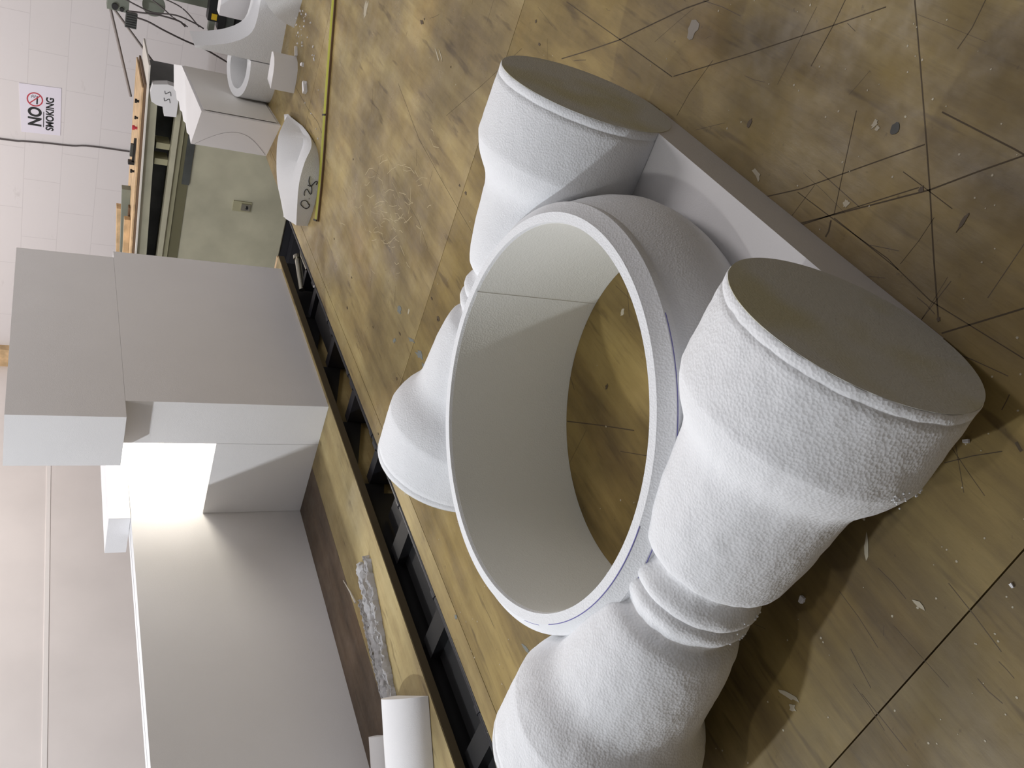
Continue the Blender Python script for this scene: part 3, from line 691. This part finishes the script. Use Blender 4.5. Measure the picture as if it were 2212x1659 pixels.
for i, (x, h, r, m_, lb) in enumerate(((-1.62, .018, .010, M_BLACK, 'black knob nearest the right end of the pale board'), (-1.70, .015, .008, M_BLACK, 'small round dark knob next to the red one on the pale board'),
                                       (-1.75, .022, .011, M_RED, 'small red knob on the pale board'), (-1.97, .018, .009, M_BLACK, 'black knob left of the black clamp on the pale board'))):
    z0 = 1.2493+(x+1.52)*.0351
    tag(lathe('knob', [(0, r*.6), (h*.5, r*.6), (h*.5, r), (h, r)], (x, YC+.10, z0), m_, None, 'z', 16), lb, 'knob')
ck = empty('black_clamp', (-1.86, YC+.1, 1.239), 'black hand clamp lying on the pale board on the cabinet', 'clamp')
box('bar', -1.93, -1.80, YC+.09, YC+.10, 1.2385, 1.250, M_BLACK, ck, .001); box('jaw', -1.93, -1.915, YC+.08, YC+.11, 1.2385, 1.266, M_BLACK, ck, .002)
box('grip', -1.89, -1.83, YC+.085, YC+.105, 1.250, 1.262, M_DARK, ck, .002)
# SS offcut in the slot
ss = empty('chamfered_foam_offcut', (-1.55, YC-.05, 1.0985), 'grey-white foam offcut with SS pencilled on it, at the right end of the cabinet slot', 'foam offcut')
pts = [(-1.605, 1.0985), (-1.470, 1.0985), (-1.462, 1.150), (-1.475, 1.212), (-1.512, 1.219), (-1.553, 1.210), (-1.565, 1.186), (-1.568, 1.160), (-1.610, 1.150)]
bm = bmesh.new(); add_prism(bm, [(x, YC-.052, z) for x, z in pts], (0, .05, 0)); bevel(bm, .001); link('body', bm, M_SHEET, ss)
bm = bmesh.new()
for x0 in (-1.545, -1.512):
    P = smoothpath([(x0+.020, YC-.0525, 1.160), (x0+.006, YC-.0525, 1.156), (x0+.012, YC-.0525, 1.147), (x0+.018, YC-.0525, 1.137), (x0, YC-.0525, 1.132)], 4)
    add_strip(bm, P, .0028, (0, -1, 0), .0005)
link('handwritten_letters', bm, M_INK, ss)

# ------------------------------------------------------------ no smoking sign
YW = 5.75
sg = empty('no_smoking_sign', (-2.325, YW-.004, 1.53), 'white NO SMOKING notice pinned on the painted block wall', 'sign')
bm = bmesh.new(); add_prism(bm, [(-2.470, YW-.003, 1.527), (-2.172, YW-.003, 1.536), (-2.185, YW-.003, 1.757), (-2.483, YW-.003, 1.735)], (0, .0025, 0)); link('paper', bm, M_PAPER, sg)
YT = YW-.0034
def words(txt, x, z, size, sx, m, name, bold=.0):
    c = bpy.data.curves.new(name, 'FONT'); c.body = txt; c.size = size; c.offset = bold; c.extrude = .0002
    t0 = bpy.data.objects.new(name+'_src', c); COL.objects.link(t0)
    dg = bpy.context.evaluated_depsgraph_get(); me = bpy.data.meshes.new_from_object(t0.evaluated_get(dg)); bpy.data.objects.remove(t0)
    for v in me.vertices:
        a, b, h = v.co; v.co = Vector((x+a*sx, YT-h, z+b+a*sx*.03))-wloc(sg)
    me.materials.clear(); me.materials.append(m); o = bpy.data.objects.new(name, me); COL.objects.link(o); o.parent = sg; return o
words('NO', -2.434, 1.634, .096, .78, M_INK, 'lettering', .0035)
words('SMOKING', -2.448, 1.567, .058, .80, M_INK, 'lettering', .0018)
bm = bmesh.new(); add_strip(bm, [(-2.432, YT, 1.620), (-2.335, YT, 1.623)], .004, (0, -1, 0)); link('underline', bm, M_INK, sg)
bm = bmesh.new(); cc = Vector((-2.268, YT, 1.672)); Rr = .043
add_lathe(bm, [(0, Rr), (-.0006, Rr), (-.0006, Rr*.84), (0, Rr*.84)], cc, 'y', 48, True)
link('red_circle', bm, M_RED, sg)
bm = bmesh.new(); add_strip(bm, [cc+Vector((-.027, -.0004, .027)), cc+Vector((.027, -.0004, -.027))], .006, (0, -1, 0)); link('red_slash', bm, M_RED, sg)
bm = bmesh.new(); add_box(bm, cc.x-.027, cc.x+.022, YT-.0004, YT, cc.z-.016, cc.z-.008); link('cigarette', bm, M_INK, sg)
bm = bmesh.new(); add_strip(bm, smoothpath([cc+Vector((.020, 0, -.004)), cc+Vector((.010, 0, .004)), cc+Vector((.018, 0, .012)), cc+Vector((.006, 0, .020))], 4), .0022, (0, -1, 0), .0004)
add_strip(bm, smoothpath([cc+Vector((.028, 0, -.004)), cc+Vector((.018, 0, .004)), cc+Vector((.026, 0, .012)), cc+Vector((.014, 0, .020))], 4), .0022, (0, -1, 0), .0004); link('smoke', bm, M_INK, sg)
tag(tube('wall_cable', smoothpath([(-2.556, YW-.008, 2.6), (-2.548, YW-.008, 1.846), (-2.540, YW-.008, 1.72), (-2.530, YW-.008, 1.60), (-2.522, YW-.008, 1.46), (-2.505, YW-.008, 1.345), (-2.500, YW-.008, 1.0)], 5), .0045, M_CABLE, None, 8),
    'dark cable running straight down the block wall beside the sign', 'cable')

# ------------------------------------------------------------ machine arm, cables and drill, upper right corner of the photo
Ym = 4.66
arm = empty('machine_arm', (-1.30, Ym, 1.25), 'dark metal machine head with two pulleys and stay rods in front of the block wall', 'machine')
box('head', -1.335, -1.18, Ym-.02, Ym+.06, 1.300, 1.392, M_GREYM, arm, .006)
for x, z, r in ((-1.315, 1.360, .014), (-1.322, 1.330, .009)):
    bm = bmesh.new(); add_lathe(bm, [(-.035, r), (-.02, r)], (x, Ym, z), 'y', 24); link('pulley', bm, M_BLACK, arm, 40)
tube('stay_rod', [(-1.31, Ym, 1.385), (-1.738, Ym, 1.252)], .0065, M_ROD, arm)
tube('stay_rod', [(-1.325, Ym, 1.370), (-1.565, Ym, 1.150)], .0055, M_ROD, arm)
tag(box('vent_box', -1.392, -1.325, Ym-.05, Ym-.022, 1.262, 1.312, M_DARK, None, .002), 'small dark ribbed box hanging below the machine head', 'box')
bx = bpy.data.objects['vent_box']
for k in range(6): box('rib', -1.388+k*.011, -1.384+k*.011, Ym-.053, Ym-.050, 1.265, 1.309, M_BLACK, bx)
bm = bmesh.new(); add_lathe(bm, [(0, .052), (.006, .052)], (-1.30, Ym+.08, 1.185), 'y', 40); 
tag(link('guard_disc', bm, M_GREYM, None, 40), 'round grey-green guard plate behind the hanging cables', 'guard')
def cable(pts, r, label):
    d_ = []
    for px, py in pts:
        d = fw - UP*((px-1106)/F_PX) - RT*((py-829.5)/F_PX); t_ = (Ym-.06)/d.y; d_.append(Vector((0, 0, 1.65))+d*t_)
    return tag(tube('hanging_cable', smoothpath(d_, 6), r, M_CABLE, None, 7), label, 'cable')
cable([(262, -6), (300, 14), (330, 27), (380, 33), (420, 50), (440, 62)], .0035, 'uppermost cable running from the machine head towards the drill')
cable([(295, 38), (320, 47), (355, 66), (400, 88), (440, 105), (470, 122), (500, 140)], .0042, 'lowest, longest cable from the vent box down past the foam fin')
cable([(325, -4), (352, 18), (372, 36), (392, 50), (400, 58)], .003, 'thin cable crossing the others between machine head and drill')
cable([(352, -4), (385, 12), (405, 28), (430, 58)], .003, 'thin cable closest to the drill')
cable([(275, 24), (310, 28), (345, 33), (385, 45), (405, 58)], .004, 'thick dark cable under the machine head')
dr = empty('cordless_drill', (-1.25, Ym, .87), 'black cordless drill with a yellow panel, behind the foam fin', 'drill')
bm = bmesh.new(); add_box(bm, -1.275, -1.16, Ym-.05, Ym+.02, .905, .955); bevel(bm, .010); link('body', bm, M_BLACK, dr, 40)
box('yellow_panel', -1.266, -1.238, Ym-.056, Ym-.048, .915, .940, M_YELB, dr, .002)
box('handle', -1.33, -1.275, Ym-.035, Ym+.01, .917, .944, M_GREYM, dr, .006)
box('battery', -1.31, -1.16, Ym-.05, Ym+.03, .873, .905, M_BLACK, dr, .006)
tag(box('grey_rail', -1.32, -.6, Ym-.04, Ym+.06, .832, .8725, M_DARK, None, .002), 'dark grey rail beneath the drill, behind the finned foam block', 'rail')
leg_ = tag(box('rail_stand', -1.30, -1.22, Ym-.02, Ym+.04, 0, .8315, M_BLACKM), 'black post holding up the grey rail', 'stand')
tag(box('machine_column', -1.26, -1.18, Ym+.10, Ym+.18, 0, 1.39, M_GREYM), 'grey column carrying the machine head, mostly out of the frame', 'column')
